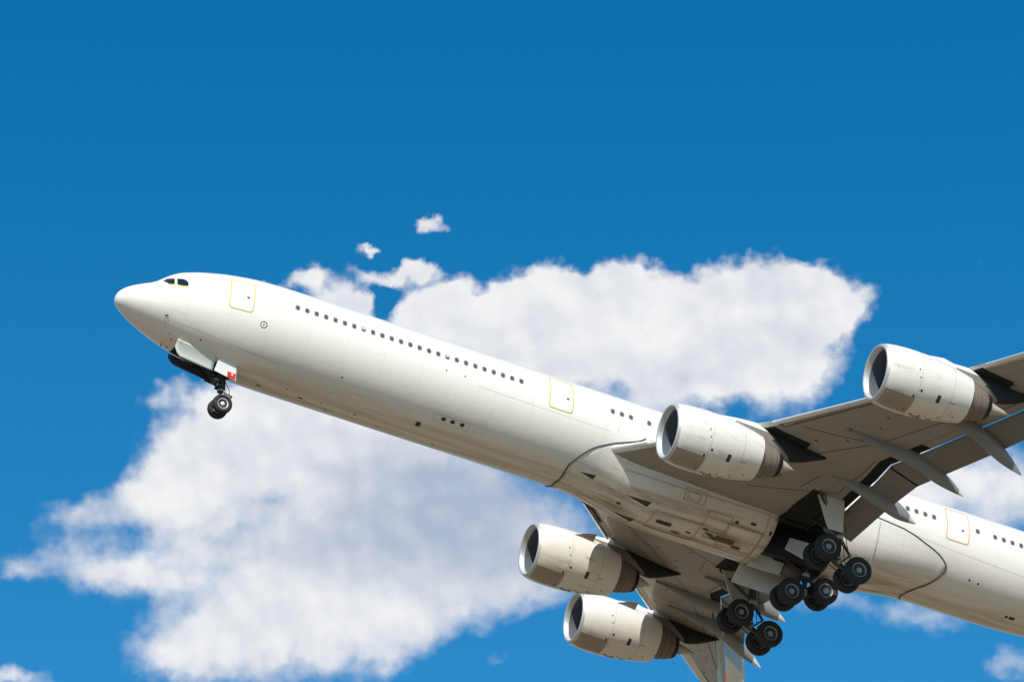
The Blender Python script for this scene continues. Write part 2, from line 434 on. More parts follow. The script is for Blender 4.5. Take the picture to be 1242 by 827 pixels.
def child(name, bm, m, parent, smooth=40, recalc=False): return finish(name, bm, m, parent, smooth, recalc)
def absorb(bm, m, ob):
    """paint marks stay in the mesh of the part they lie on"""
    k = ob.data.materials.find(m.name)
    if k < 0: ob.data.materials.append(m); k = len(ob.data.materials) - 1
    for f in bm.faces: f.material_index = k; f.smooth = True
    t = bpy.data.meshes.new('t'); bm.to_mesh(t); bm.free()
    b2 = bmesh.new(); b2.from_mesh(ob.data); b2.from_mesh(t); b2.to_mesh(ob.data); b2.free(); bpy.data.meshes.remove(t)
    return ob

# gear bay walls
bm = bmesh.new()
def boxbm(bm, x0, x1, p0, p1, z0, z1, mi=0):
    loft(bm, [[P(x0,p0,z0),P(x0,p1,z0),P(x0,p1,z1),P(x0,p0,z1)], [P(x1,p0,z0),P(x1,p1,z0),P(x1,p1,z1),P(x1,p0,z1)]], mi=mi)
boxbm(bm, 37.2, 41.35, -2.60, 2.60, -0.85, -0.75)
for pp in (-2.55, 2.55): boxbm(bm, 37.4, 41.2, pp - .03, pp + .03, -2.05, -.86)
boxbm(bm, 37.25, 37.33, -2.2, 2.2, -2.9, -0.86)
boxbm(bm, 41.22, 41.30, -2.2, 2.2, -2.9, -0.86)
boxbm(bm, 38.6, 41.2, -1.75, -.2, -3.06, -2.98)
for pp in (-.9, .9): boxbm(bm, 37.34, 41.2, pp - .03, pp + .03, -2.5, -0.86)
pipe(bm, [P(38,-2,-1.4), P(38.1,0,-1.5), P(38,2,-1.4)], .06); pipe(bm, [P(39,-2,-1.3), P(39.2,2,-1.5)], .08); pipe(bm, [P(37.5,1.6,-1.6), P(41,1.5,-1.7)], .07)
finish('gear_bay', bm, M_black, fus, smooth=30)

# cabin windows
def cabin_window(x, z, blind=False):
    bm = bmesh.new()
    patch(bm, BV_F, m_side, rrect(x, z, .29, .37, .12), off=.004, step=.2)
    w = child('cabin_window', bm, M_wframe, fus, 40)
    bm = bmesh.new()
    patch(bm, BV_F, m_side, rrect(x, z - .01, .20, .27, .09), off=.009, step=.2, mi=0)
    if blind: patch(bm, BV_F, m_side, rrect(x, z + .05, .19, .14, .05), off=.013, step=.2, mi=1)
    for q in bm.verts: pass
    # glass stays in the window's own mesh
    b2 = bmesh.new(); b2.from_mesh(w.data)
    me2 = bpy.data.meshes.new('t'); 
    for f in bm.faces: f.material_index += 1
    bm.to_mesh(me2); bm.free(); b2.from_mesh(me2); b2.to_mesh(w.data); b2.free(); bpy.data.meshes.remove(me2)
    w.data.materials.append(M_wglass); w.data.materials.append(M_blind)
    return w
X0, PITCH, ZW = 9.042, .533, .90
idx = list(range(25)) + [34, 35, 36, 38] + [68 + k for k in (-6,-5,-4,-3,-2,-1,0,1,2,7,9,10,11,12,13,14,15,16,17)]
for i in idx: cabin_window(X0 + PITCH * i, ZW, blind=(i in (7, 16)))

# cockpit glazing, left side and the front pane's edge
def face_poly(name, poly, m, parent=fus, mp=m_side, off=.006, step=.12, asp=1.0):
    bm = bmesh.new(); patch(bm, BV_F, mp, poly, off, step, asp); return child(name, bm, m, parent)
COCK = [[(2.08,.74),(2.30,.99),(2.61,.99),(2.585,.50),(2.34,.50)],
        [(2.71,.50),(2.72,.99),(3.04,.985),(3.24,.82),(3.26,.52),(2.98,.46)]]

# doors ----------------------------------------------------------------------
def cabin_door(x0, x1, z0, z1, hx, hz, line, label=None):
    bm = bmesh.new()
    patch(bm, BV_F, m_side, rrect((x0 + x1) / 2, (z0 + z1) / 2, x1 - x0, z1 - z0, .14), off=.012, step=.22)
    d = child('cabin_door', bm, M_white, jet)
    bm = bmesh.new()
    strip(bm, BV_F, m_side, rrect((x0 + x1) / 2, (z0 + z1) / 2, x1 - x0 + .06, z1 - z0 + .06, .16), .055, off=.017, closed=True)
    child('door_outline', bm, line, d)
    bm = bmesh.new()
    patch(bm, BV_F, m_side, rrect(hx, hz, .16, .12, .05), off=.02, step=.2)
    child('door_handle', bm, M_mark, d)
    if label: d['label'] = label
cabin_door(5.46, 6.66, -.18, 1.58, 6.36, .60, M_yellow, 'front passenger door with a thin yellow outline')
cabin_door(23.56, 24.84, -.04, 1.95, 24.55, .72, M_yellow, 'second passenger door with a yellow outline')
cabin_door(47.18, 48.46, -.13, 1.90, 48.1, .60, M_orange, 'third passenger door with an orange outline')

# belly fairing --------------------------------------------------------------
XF = [(-4,29.5),(6,29.0),(19,27.45),(31,26.45),(47,25.85),(60,25.6),(78,25.62),(90,25.55),(102,25.62),(120,25.6),(133,25.85),(149,26.45),(161,27.45),(174,29.0),(184,29.5)]
XR = [(-4,38),(4,42.2),(8,44.6),(14,45.7),(25,47.1),(36,47.6),(46,47.45),(60,47.0),(76,46.4),(90,46.2),(104,46.4),(120,47.0),(134,47.45),(144,47.6),(155,47.1),(166,45.7),(172,44.6),(176,42.2),(184,38)]
def ss(t): t = max(0, min(1, t)); return t * t * (3 - 2 * t)
def fair_pt(x, th):
    xf, xr = smooth_interp(XF, th), smooth_interp(XR, th)
    h = .10 * ss((min(th, 180 - th) + 2) / 12) + .62 * ss((min(th, 180 - th) - 6) / 56)
    e = ss((x - xf) / 6.0) * ss((xr - x) / 6.5) ** .9
    r = R0 + .016 + h * e
    return P(x, r * math.cos(rad(th)), -r * math.sin(rad(th)))
CUT0, CUT1 = 37.45, 41.15
def fair_piece(s0, s1, name, lab=None):
    bm = bmesh.new(); ths = [i * 2 for i in range(-1, 92)]
    rings = []
    for k in range(29):
        ring = []
        for th in ths:
            a = max(smooth_interp(XF, th), s0) if s0 else smooth_interp(XF, th)
            b_ = min(smooth_interp(XR, th), s1) if s1 else smooth_interp(XR, th)
            if s0: a = s0; b_ = max(b_, s0 + .01)
            ring.append(fair_pt(a + (b_ - a) * (k / 28), th))
        rings.append(ring)
    loft(bm, rings, closed=False)
    # inner skin so that the cut edge has thickness
    o_ = finish(name, bm, M_fair, jet, smooth=50)
    md = o_.modifiers.new('thick', 'SOLIDIFY'); md.thickness = 0.05; md.offset = -1
    if lab: o_['label'] = lab
    return o_
ff = fair_piece(None, CUT0, 'belly_fairing', 'front belly fairing with grimy streaks')
fr = fair_piece(CUT1, None, 'belly_fairing', 'rear belly fairing behind the wheel bay')
for o_ in (ff, fr):       # outward normals
    me = o_.data
    c = me.polygons[len(me.polygons) // 2]
    if c.normal.dot(Vector((0, c.center.y, c.center.z))) < 0: me.flip_normals()
BV_FA = bvh_of(ff, fr); RADF = m_rad()
DEG = math.pi / 180 * 3.0
bm = bmesh.new()
strip(bm, BV_F, RADF, [(a - .03, b_) for b_, a in [(t, smooth_interp(XF, t)) for t in range(2, 128, 3)]], .030, off=.012, asp=DEG)
absorb(bm, M_line, ff)
bm = bmesh.new()
strip(bm, BV_F, RADF, [(smooth_interp(XR, t) + .03, t) for t in range(5, 110, 3)], .022, off=.012, asp=DEG)
absorb(bm, M_line, fr)

# wings ------------------------------------------------------------------------
LEX = [(1.5,26.4),(2.8,27.6),(9.9,33.2),(14.6,36.4),(20,40.15),(21.8,41.4),(31.3,47.95)]
LEZ = [(1.5,-1.25),(2.8,-1.15),(6,-.90),(9.9,-.58),(14.6,.02),(20,1.0),(21.8,1.35),(31.3,3.25)]
TEX = [(1.5,40.0),(10.6,40.0),(17.7,43.35),(31.3,49.5)]            # the slot in front of the flaps
TEZ = [(1.5,-1.90),(3.3,-1.88),(5.3,-1.75),(9,-1.42),(10.6,-1.12),(12.5,-.82),(17.7,.18),(21,.85),(31.3,2.95)]
def geo(p):
    p = abs(p)
    return interp(LEX, p), interp(LEZ, p), interp(TEX, p), interp(TEZ, p)
TH = [(1.5,.125),(10.6,.105),(20,.10),(31.3,.095)]
def upz(p, c):     # height of the upper surface over the chord line
    lx, lz, tx, tz = geo(p); ch = (tx - lx) * 1.14; t = interp(TH, abs(p))
    return t * ch * (1.12 * math.sqrt(max(c, 0)) - 0.42 * c - 0.62 * c * c) * .9
def loz(p, c):
    lx, lz, tx, tz = geo(p); ch = (tx - lx) * 1.14; t = interp(TH, abs(p))
    return -t * ch * (0.72 * math.sqrt(max(c, 0)) - 0.50 * c - 0.22 * c * c) * .9
def wing_pt(p, c, up, dz=0.0):
    lx, lz, tx, tz = geo(p); s_ = (upz if up else loz)(p, c)
    return P(lx + c * (tx - lx), p, lz + c * (tz - lz) + s_ + dz)
def wing_low_z(x, p):
    lx, lz, tx, tz = geo(p); c = max(0, min(1, (x - lx) / (tx - lx)))
    return lz + c * (tz - lz) + loz(p, c)

def build_wing(s):
    side = 'left' if s > 0 else 'right'
    stations = [2.0, 2.9, 3.6, 4.28, 4.34, 5, 6, 7, 8, 8.42, 8.48, 9, 9.9, 10.08, 10.14, 10.6, 11.5, 13, 14.6, 16, 17.7, 18.3, 18.36, 19, 20, 20.26, 20.32, 21.8, 24, 26, 28, 30, 31.3]
    bare = lambda p: p < 4.3 or 8.45 < p < 10.11 or 18.33 < p < 20.29 or p > 30.5
    bm = bmesh.new(); rings = []
    for p in stations:
        lx, lz, tx, tz = geo(p); ch = tx - lx
        c0 = (.004 if bare(p) else .62 / ch); r = []
        p_ = p * s
        cu = [c0 + .10 / ch, c0 + .3 / ch, .12, .18, .26, .36, .48, .6, .72, .84, .93, 1.0]
        cl = [1.0 - .62 / ch, .86, .76, .64, .52, .40, .30, .22, .15, .10, c0 + .3 / ch, c0 + .1 / ch]
        cu = sorted(cu); cl = sorted(cl, reverse=True)
        for c in cu: r.append(wing_pt(p_, c, True))
        r.append(wing_pt(p_, 1.0, True, -.05))
        # cove: the space in front of the flap
        top = wing_pt(p_, 1.0 - .55 / ch, True, -.10); r.append(top)
        r.append(wing_pt(p_, 1 - .62 / ch, False, .06))
        for c in cl: r.append(wing_pt(p_, c, False))
        # concave-free blunt nose behind the slat
        a = wing_pt(p_, c0, False, .02); b_ = wing_pt(p_, c0, True, -.02)
        k0 = .1 if bare(p) else 1
        r.append(P(a.x - .02 * k0, p_, a.z + .05 * k0)); r.append(P((a.x + b_.x) / 2 - .12 * k0 - (.05 if bare(p) else 0), p_, (a.z + b_.z) / 2)); r.append(P(b_.x - .02 * k0, p_, b_.z - .05 * k0))
        rings.append(r)
    fs = loft(bm, rings)
    n = len(rings[0])
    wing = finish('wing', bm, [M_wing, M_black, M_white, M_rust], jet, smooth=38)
    # dark cove and nose cavity faces
    for f in wing.data.polygons:
        pass
    wing['label'] = 'near wing rising to the upper right' if s > 0 else 'far wing below the fuselage'
    bv = bvh_of(wing)
    # cove shade put in as black faces; slat bay faces in cavity metal
    me = wing.data
    for f in me.polygons:
        c = f.center; p = -c.y * s
        if p < 2.1 or p > 31.2: continue
        lx, lz, tx, tz = geo(p)
        if c.x > tx - .70 and f.normal.z < 0.2 and c.x < tx + .03 and c.z > wing_low_z(c.x, p) + .02: f.material_index = 1
        if c.x < lx + .68 and f.normal.x < -.5 and f.normal.z > -.6 and not bare(p): f.material_index = 3
        elif bare(p) and c.x < lx + .35: f.material_index = 2
    # slats: crescent shells carried ahead of and below the nose
    for (a, b_, inboard) in ((4.4, 8.38, True), (10.18, 18.26, False), (20.36, 30.4, False)):
        bm = bmesh.new(); rings = []
        for k in range(13):
            p = a + (b_ - a) * k / 12; lx, lz, tx, tz = geo(p); ch = tx - lx
            e = .0; r = []
            w_ = .95 if p < 9 else .80
            outer = [(.95, 1), (.70, 1), (.45, 1), (.25, 1), (.10, 1), (.02, 1), (.0, 0), (.03, 0), (.10, 0), (.20, 0), (.30, 0)]
            for (d, up_) in outer:
                q = wing_pt(p * s, d * w_ / ch, up_ == 1); r.append(P(q.x - .17, p * s, q.z - .13))
            inner = [(.28, 0, .05), (.20, 0, .14), (.28, 1, -.14), (.5, 1, -.10), (.93, 1, -.03)]
            for (d, up_, dz) in inner:
                q = wing_pt(p * s, d * w_ / ch, up_ == 1, dz); r.append(P(q.x - .15, p * s, q.z - .13))
            rings.append(r)
        loft(bm, rings)
        sl_ = finish('slat', bm, [M_slat, M_rust], wing, smooth=35)
        nn = len(rings[0])
        for i, f in enumerate(sl_.data.polygons):
            q = f.center; p = -q.y * s; lx = geo(p)[0]
            if f.normal.x > .35 and f.normal.z < .5 and abs(f.normal.y) < .9: f.material_index = 1
            if abs(f.normal.y) > .9: f.material_index = 1
    # flaps
    def flap(name, pa, pb, teA, teB, m, th=.24, gap=.10, droop=.16, chn=5):
        bm = bmesh.new(); rings = []
        for k in range(chn + 1):
            t = k / chn; p = pa + (pb - pa) * t; lx, lz, tx, tz = geo(p)
            n0 = Vector((tx + gap, tz - droop + .10)); e = Vector((teA[0] + (teB[0] - teA[0]) * t, teA[1] + (teB[1] - teA[1]) * t))
            d = e - n0; L_ = d.length; dn = d / L_; up = Vector((-dn.y, dn.x))
            if up.y < 0: up = -up
            r = []
            for (c, h) in ((1, .0), (.8, .28), (.55, .65), (.3, .95), (.12, .9), (.03, .5), (0, 0), (.03, -.35), (.12, -.5), (.3, -.45), (.6, -.25), (1, -.04)):
                q = n0 + dn * (c * L_) + up * (h * th * .75); r.append(P(q.x, p * s, q.y))
            rings.append(r)
        loft(bm, rings); return finish(name, bm, m, wing, smooth=35)
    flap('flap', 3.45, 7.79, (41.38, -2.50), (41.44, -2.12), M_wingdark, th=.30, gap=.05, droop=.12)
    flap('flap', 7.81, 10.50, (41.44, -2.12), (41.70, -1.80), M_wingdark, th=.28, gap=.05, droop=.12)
    flap('flap_end_shade', 10.50, 10.64, (41.70, -1.80), (41.74, -1.79), M_black, th=.285, gap=.05, droop=.125)  # black strip standing for the shaded end of the inner flap
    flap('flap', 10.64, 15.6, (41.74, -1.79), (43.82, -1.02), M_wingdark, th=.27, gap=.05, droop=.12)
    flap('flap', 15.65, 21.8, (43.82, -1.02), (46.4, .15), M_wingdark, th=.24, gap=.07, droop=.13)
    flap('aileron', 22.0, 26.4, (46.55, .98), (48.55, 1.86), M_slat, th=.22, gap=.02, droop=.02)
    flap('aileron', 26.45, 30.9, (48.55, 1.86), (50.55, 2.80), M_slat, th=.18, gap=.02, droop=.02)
    # flap track fairings (canoes): fixed front, drooped tail with a light tip
    for (p, xa, xm, za, tipx, tipz, wd) in ((8.0, 37.9, 40.4, -1.75, 42.98, -2.50, .38), (12.0, 36.6, 41.2, -1.20, 43.70, -2.17, .40), (15.8, 39.0, 42.6, -.62, 45.10, -2.05 + .10, .38)):
        bm = bmesh.new(); rings = []; st = []
        nsec = 22
        for k in range(nsec + 1):
            t = k / nsec
            xx = xa + (tipx - xa) * t
            wdt = wd * min(1, (math.sin(math.pi * min(1, t * 1.15) * .5) ** .8)) * (1 - max(0, (t - .72) / .28) ** 1.8 * .93)
            hh = 0.10 + .36 * ss(t / .5) ; hh *= (1 - max(0, (t - .74) / .26) ** 1.5 * .90)
            tb = ss((xx - xm + 1.6) / (tipx - xm + 1.6))
            base = wing_low_z(min(xx, geo(p)[2] - .3), p) - .02
            lin = (xx - (xm - 1.0)) / (tipx - (xm - 1.0))
            zc = base if lin <= 0 else base + (tipz - base) * (lin ** 1.25)
            zc -= .10 * ss(t / .3)
            r = []
            for a in range(18):
                an = a * 2 * math.pi / 18
                r.append(P(xx, p * s + wdt * math.cos(an) * (1 if math.sin(an) > 0 else .92), zc + (hh * 1.0 if math.sin(an) < 0 else hh * 1.05) * math.sin(an)))
            rings.append(r); st.append(xx)
        loft(bm, rings)
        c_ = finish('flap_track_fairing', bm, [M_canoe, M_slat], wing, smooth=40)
        for f in c_.data.polygons:
            if f.center.x > tipx - .42: f.material_index = 1
        # drooping support links beside it
    # matt black patch under the wing behind each pylon
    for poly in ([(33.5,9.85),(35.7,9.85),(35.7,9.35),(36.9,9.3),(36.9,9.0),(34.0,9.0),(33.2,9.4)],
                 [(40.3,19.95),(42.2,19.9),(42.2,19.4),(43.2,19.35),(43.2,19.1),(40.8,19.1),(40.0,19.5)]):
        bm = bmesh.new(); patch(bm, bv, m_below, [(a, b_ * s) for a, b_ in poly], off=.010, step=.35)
        absorb(bm, M_matt, wing)
    # panel joints under the wing
    bm = bmesh.new()
    for path in ([(33.9,10.6),(36.4,11.2),(39.2,12.0)], [(30.6,3.9),(34.4,7.2),(38.6,11.8),(42.2,18.0),(46.5,26.0)], [(37.0,6.0),(37.4,7.6)],
                 [(34.6,4.4),(38.9,6.6),(39.2,10.5)], [(33.4,7.6),(35.2,9.0)], [(37.4,14.6),(41.2,15.4)], [(39.6,18.0),(42.2,19.4)]):
        strip(bm, bv, m_below, [(a, b_ * s) for a, b_ in path], .035, off=.012, step=.4)
    absorb(bm, M_line, wing)
    bm = bmesh.new()
    for k in range(26):
        p = 4.5 + k * .95; lx, lz, tx, tz = geo(p); xx = lx + (.35 + .3 * random.random()) * (tx - lx)
        q = rrect(xx, p * s, .16, .10, .04); patch(bm, bv, m_below, q, off=.012, step=.3)
    absorb(bm, M_mark, wing)
    # winglet
    bm = bmesh.new(); rings = []
    for k in range(7):
        t = k / 6; p = 31.25 + .55 * math.sin(t * 1.45) + .25 * t; z = 3.25 + 1.75 * t ** 1.4; x0 = 48.0 + 1.9 * t; ch = 2.1 - 1.25 * t
        r = []
        for (c, h) in ((0, 0), (.1, .5), (.4, .6), (1, .03), (1, -.03), (.4, -.6), (.1, -.5)):
            r.append(P(x0 + c * ch, (p - h * .16 * math.sin(t * 1.4)) * s, z + h * .16 * math.cos(t * 1.4) - .10 * c * (1 - t)))
        rings.append(r)
    loft(bm, rings); finish('winglet', bm, M_red, wing, smooth=40)['label'] = 'red upturned wing tip'
    return wing, bv
WP, BVP = build_wing(1)
WS, BVS = build_wing(-1)

# engines ------------------------------------------------------------------------
def engine(xl, pc, zc, xt, zt, s, lab):
    c = P(xl, pc * s, zc); ax = (P(xt, pc * s, zt) - c); Lr = ax.length; ax.normalize()
    k = Lr / 7.4
    def tilt(q, s_, r):      # top of the intake reaches further forward
        w_ = max(0, 1 - s_ / 1.2); f = (q.z - (c.z + ax.z * s_))
        return q - ax * (.085 * f * w_)
    outer = [(.16,1.495),(.35,1.56),(.7,1.615),(1.2,1.65),(1.8,1.66),(2.5,1.64),(3.2,1.57),(3.9,1.46),(4.5,1.34),(5.05,1.215)]
    bm = bmesh.new()
    revolve(bm, c, ax, outer + [(5.06,1.18),(4.7,1.20),(4.2,1.22)], 64, tiltfn=tilt)
    e = finish('engine', bm, M_nac, jet, smooth=35); e['label'] = lab
    bv = bvh_of(e)
    bm = bmesh.new()
    revolve(bm, c, ax, [(.165,1.497),(.10,1.475),(.04,1.445),(.0,1.40),(.0,1.365),(.04,1.32),(.12,1.28),(.28,1.245)], 64, tiltfn=tilt)
    finish('inlet_lip', bm, M_lip, e, smooth=60)
    bm = bmesh.new(); revolve(bm, c, ax, [(.28,1.243),(.6,1.235),(1.1,1.25),(1.55,1.26)], 64, tiltfn=tilt)
    finish('inlet_liner', bm, M_in, e, smooth=60)
    # fan: twisted blades and a spinner
    bm = bmesh.new(); e1, e2 = frame(ax); nb = 26
    for b_ in range(nb):
        a0 = b_ * 2 * math.pi / nb; prev = None
        for j in range(6):
            r = .34 + (1.22 - .34) * j / 5; tw = .25 + .75 * j / 5; hw = .16 + .06 * j / 5
            q = []
            for sg in (-1, 1):
                da = sg * hw * math.sin(tw) / r; dx = sg * hw * math.cos(tw)
                q.append(bm.verts.new(c + ax * (1.35 + dx * .8) + (e1 * math.cos(a0 + da) + e2 * math.sin(a0 + da)) * r))
            if prev: bm.faces.new((prev[0], prev[1], q[1], q[0]))
            prev = q
    revolve(bm, c, ax, [(.72,.02),(.85,.16),(1.05,.29),(1.4,.36)], 24)
    revolve(bm, c, ax, [(1.62,1.26),(1.62,.02)], 48)
    finish('fan', bm, M_fan, e, smooth=40)
    # core nozzle with bands, burnt ring, cone
    bm = bmesh.new()
    revolve(bm, c, ax, [(4.25,1.21),(4.3,1.05),(4.9,1.0),(5.15,.965),(5.16,.985),(5.22,.98),(5.5,.90),(5.51,.92),(5.57,.91),(5.85,.81),(5.86,.83),(5.92,.82),(6.15,.715),(6.18,.70)], 48)
    finish('exhaust_nozzle', bm, M_noz, e, smooth=30)
    bm = bmesh.new(); revolve(bm, c, ax, [(6.18,.715),(6.42,.60),(6.42,.56),(6.1,.56),(5.9,.5)], 48)
    finish('nozzle_ring', bm, M_nozdark, e, smooth=30)
    bm = bmesh.new(); revolve(bm, c, ax, [(6.0,.50),(6.3,.45),(6.8,.27),(7.25 * k,.07),(7.4 * k,.02)], 40, cap=True)
    finish('exhaust_cone', bm, M_cone, e, smooth=40)
    # pylon: lofted side profile, knife-edged at both ends
    lx, lz, tx, tz = geo(pc)
    def loc(a, h): return (c.x + a, c.z + h)
    wl = lambda x: wing_low_z(x, pc)
    top = [loc(1.6,1.60), loc(2.6,1.84), loc(3.6,1.98), (lx - .75, lz + .06), (lx - .30, lz + .10), (lx + .15, lz + .12), (lx + .9, wl(lx + .9) + .12), (lx + 2.0, wl(lx + 2.0) + .1), (lx + 3.0, wl(lx + 3.0) + .05), (xl + 9.0, wl(xl + 9.0) + .03)]
    bot = [loc(1.6,1.50), loc(2.6,1.40), loc(3.6,1.20), loc(4.6,.95), loc(5.6,.74), loc(6.9,.58), loc(7.25,.60), loc(7.8,.78), loc(8.3,1.02), (xl + 9.02, wl(xl + 9.0) - .05)]
    wid = [.02, .18, .26, .30, .32, .32, .30, .25, .16, .02]
    bm = bmesh.new(); rings = []
    for (tx_, tz_), (bx, bz), w_ in zip(top, bot, wid):
        rr_ = []
        for (fr_, ww) in ((0, .2), (.08, .75), (.3, 1), (.7, 1), (.92, .75), (1, .3)):
            rr_.append(P(tx_ + (bx - tx_) * fr_, pc * s + ww * w_, tz_ + (bz - tz_) * fr_))
        for (fr_, ww) in ((1, .3), (.92, .75), (.7, 1), (.3, 1), (.08, .75), (0, .2)):
            rr_.append(P(tx_ + (bx - tx_) * fr_, pc * s - ww * w_, tz_ + (bz - tz_) * fr_))
        rings.append(rr_)
    for ri in range(len(rings) - 1):
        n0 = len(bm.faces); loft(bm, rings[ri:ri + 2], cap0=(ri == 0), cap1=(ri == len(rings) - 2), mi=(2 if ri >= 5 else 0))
    py = finish('pylon', bm, [M_pyl, M_slat, M_matt], e, smooth=40)  # aft part coloured matt black
    for f in py.data.polygons:
        if f.material_index == 0 and f.center.x < lx + .3 and f.center.z > lz - .42 + .0: f.material_index = 1
    # marks on the cowl; angle is measured below the port horizontal about the engine axis
    mr = m_rad((pc * s, zc)); kk = rad(1) * 1.6
    bm = bmesh.new()
    for (xx, dk) in ((1.95, 1), (3.85, 1)):
        strip(bm, bv, mr, [(xl + xx, t) for t in range(-80, 260, 6)], .022, off=.008, asp=kk)
    strip(bm, bv, mr, [(xl + .5, 93), (xl + 5.0, 93)], .03, off=.008, asp=kk)
    absorb(bm, M_lineg, e)
    bm = bmesh.new(); patch(bm, bv, mr, [(xl + .30, 50), (xl + 1.92, 50), (xl + 1.92, 96), (xl + .32, 96)], off=.006, step=.25, asp=kk)
    absorb(bm, M_nacdirty, e)
    bm = bmesh.new(); patch(bm, bv, mr, rrect(xl + 3.15, 40, .20, .44 / kk, .05), off=.010, step=.2, asp=kk)
    for (xx, th, w_, h_) in ((2.1,34,.12,4.5),(1.75,-2,.07,3),(1.85,12,.06,3),(1.80,48,.10,5),(2.5,97,.18,2.5),(2.9,104,.30,2.5),(2.25,92,.14,5),(2.7,91,.07,6),(3.3,100,.26,3),(3.7,84,.08,4),(3.85,92,.10,4),(4.4,74,.04,7),(4.0,40,.36,1.0),(1.75,84,.06,6),(3.0,86,.04,5)):
        patch(bm, bv, mr, rrect(xl + xx, th, w_, h_, .02 if w_ < .1 else .03, 2), off=.010, step=.3, asp=kk)
    absorb(bm, M_mark, e)
    bm = bmesh.new()
    for (xx, th, w_, h_) in ((2.6,99,.5,5),(3.4,102,.35,4)):
        patch(bm, bv, mr, rrect(xl + xx, th, w_, h_, .06, 3), off=.007, step=.3, asp=kk)
    absorb(bm, M_stain, e)
    # strake on the inboard side
    sgn = -s      # inboard direction
    a_ = rad(40); base = lambda x_: hit(bv, m_rad((pc * s, zc)), x_, -40 if sgn > 0 else 220, -.02)
    q0, q1 = base(xl + 2.0), base(xl + 3.2)
    if q0 and q1:
        d = P(0, sgn * math.cos(a_), math.sin(a_)); bm = bmesh.new()
        slab(bm, [q0, q1, q1 + d * .52, q0.lerp(q1, .55) + d * .36], ax.cross(d), .03); finish('strake', bm, M_pyl, e, smooth=0)
    return e
E1 = engine(27.91, 9.17, -2.606, 35.26, -2.46, 1, 'near inner engine beside the fuselage')
E2 = engine(34.73, 19.25, -.93, 42.44, -.83, 1, 'near outer engine at the upper right')
E3 = engine(27.91, 9.17, -2.606, 35.26, -2.46, -1, 'far inner engine below the fuselage')
E4 = engine(34.73, 19.25, -.93, 42.44, -.83, -1, 'far outer engine, the lowest of the four')

# landing gear -----------------------------------------------------------------
def wheel(parent, c, r, w, rim, outer, rim_r=.46):
    """tyre turning about the spanwise axis; outer = +1 if the dished side faces port"""
    ax = P(0, 1, 0); bm = bmesh.new(); h = w / 2
    prof = [(-h * .55, r * .54), (-h * .85, r * .60), (-h, r * .74), (-h * .93, r * .88), (-h * .70, r * .965), (-h * .45, r * .995)]
    for g_ in (-.3, 0, .3): prof += [(h * (g_ - .05), r), (h * (g_ - .04), r * .985), (h * (g_ + .04), r * .985), (h * (g_ + .05), r)]
    prof += [(h * .45, r * .995), (h * .70, r * .965), (h * .93, r * .88), (h, r * .74), (h * .85, r * .60), (h * .55, r * .54)]
    revolve(bm, c, ax, prof, 48); finish('tyre', bm, M_tyre, parent, smooth=50)
    bm = bmesh.new()
    for sg in (-1, 1):
        A_ = ax * sg
        revolve(bm, c, A_, [(h * .60, r * .56), (h * .72, r * .545), (h * .68, r * .50), (h * .45, r * .475), (h * .30, r * .47)], 40, mi=0)
        revolve(bm, c, A_, [(h * .30, r * .48), (h * .36, r * .20)], 40, mi=1)
        revolve(bm, c, A_, [(h * .34, r * .22), (h * .60, r * .19), (h * .62, r * .10), (h * .80, r * .09), (h * .82, r * .01)], 28, mi=0)
        for b_ in range(9):
            a = b_ * 2 * math.pi / 9; q = c + A_ * (h * .40) + Vector((math.cos(a), 0, math.sin(a))) * (r * .36)
            tube(bm, q, q + A_ * .03, r * .03, n=8, mi=1)
    finish('wheel_rim', bm, [rim, M_hubdark], parent, smooth=40)
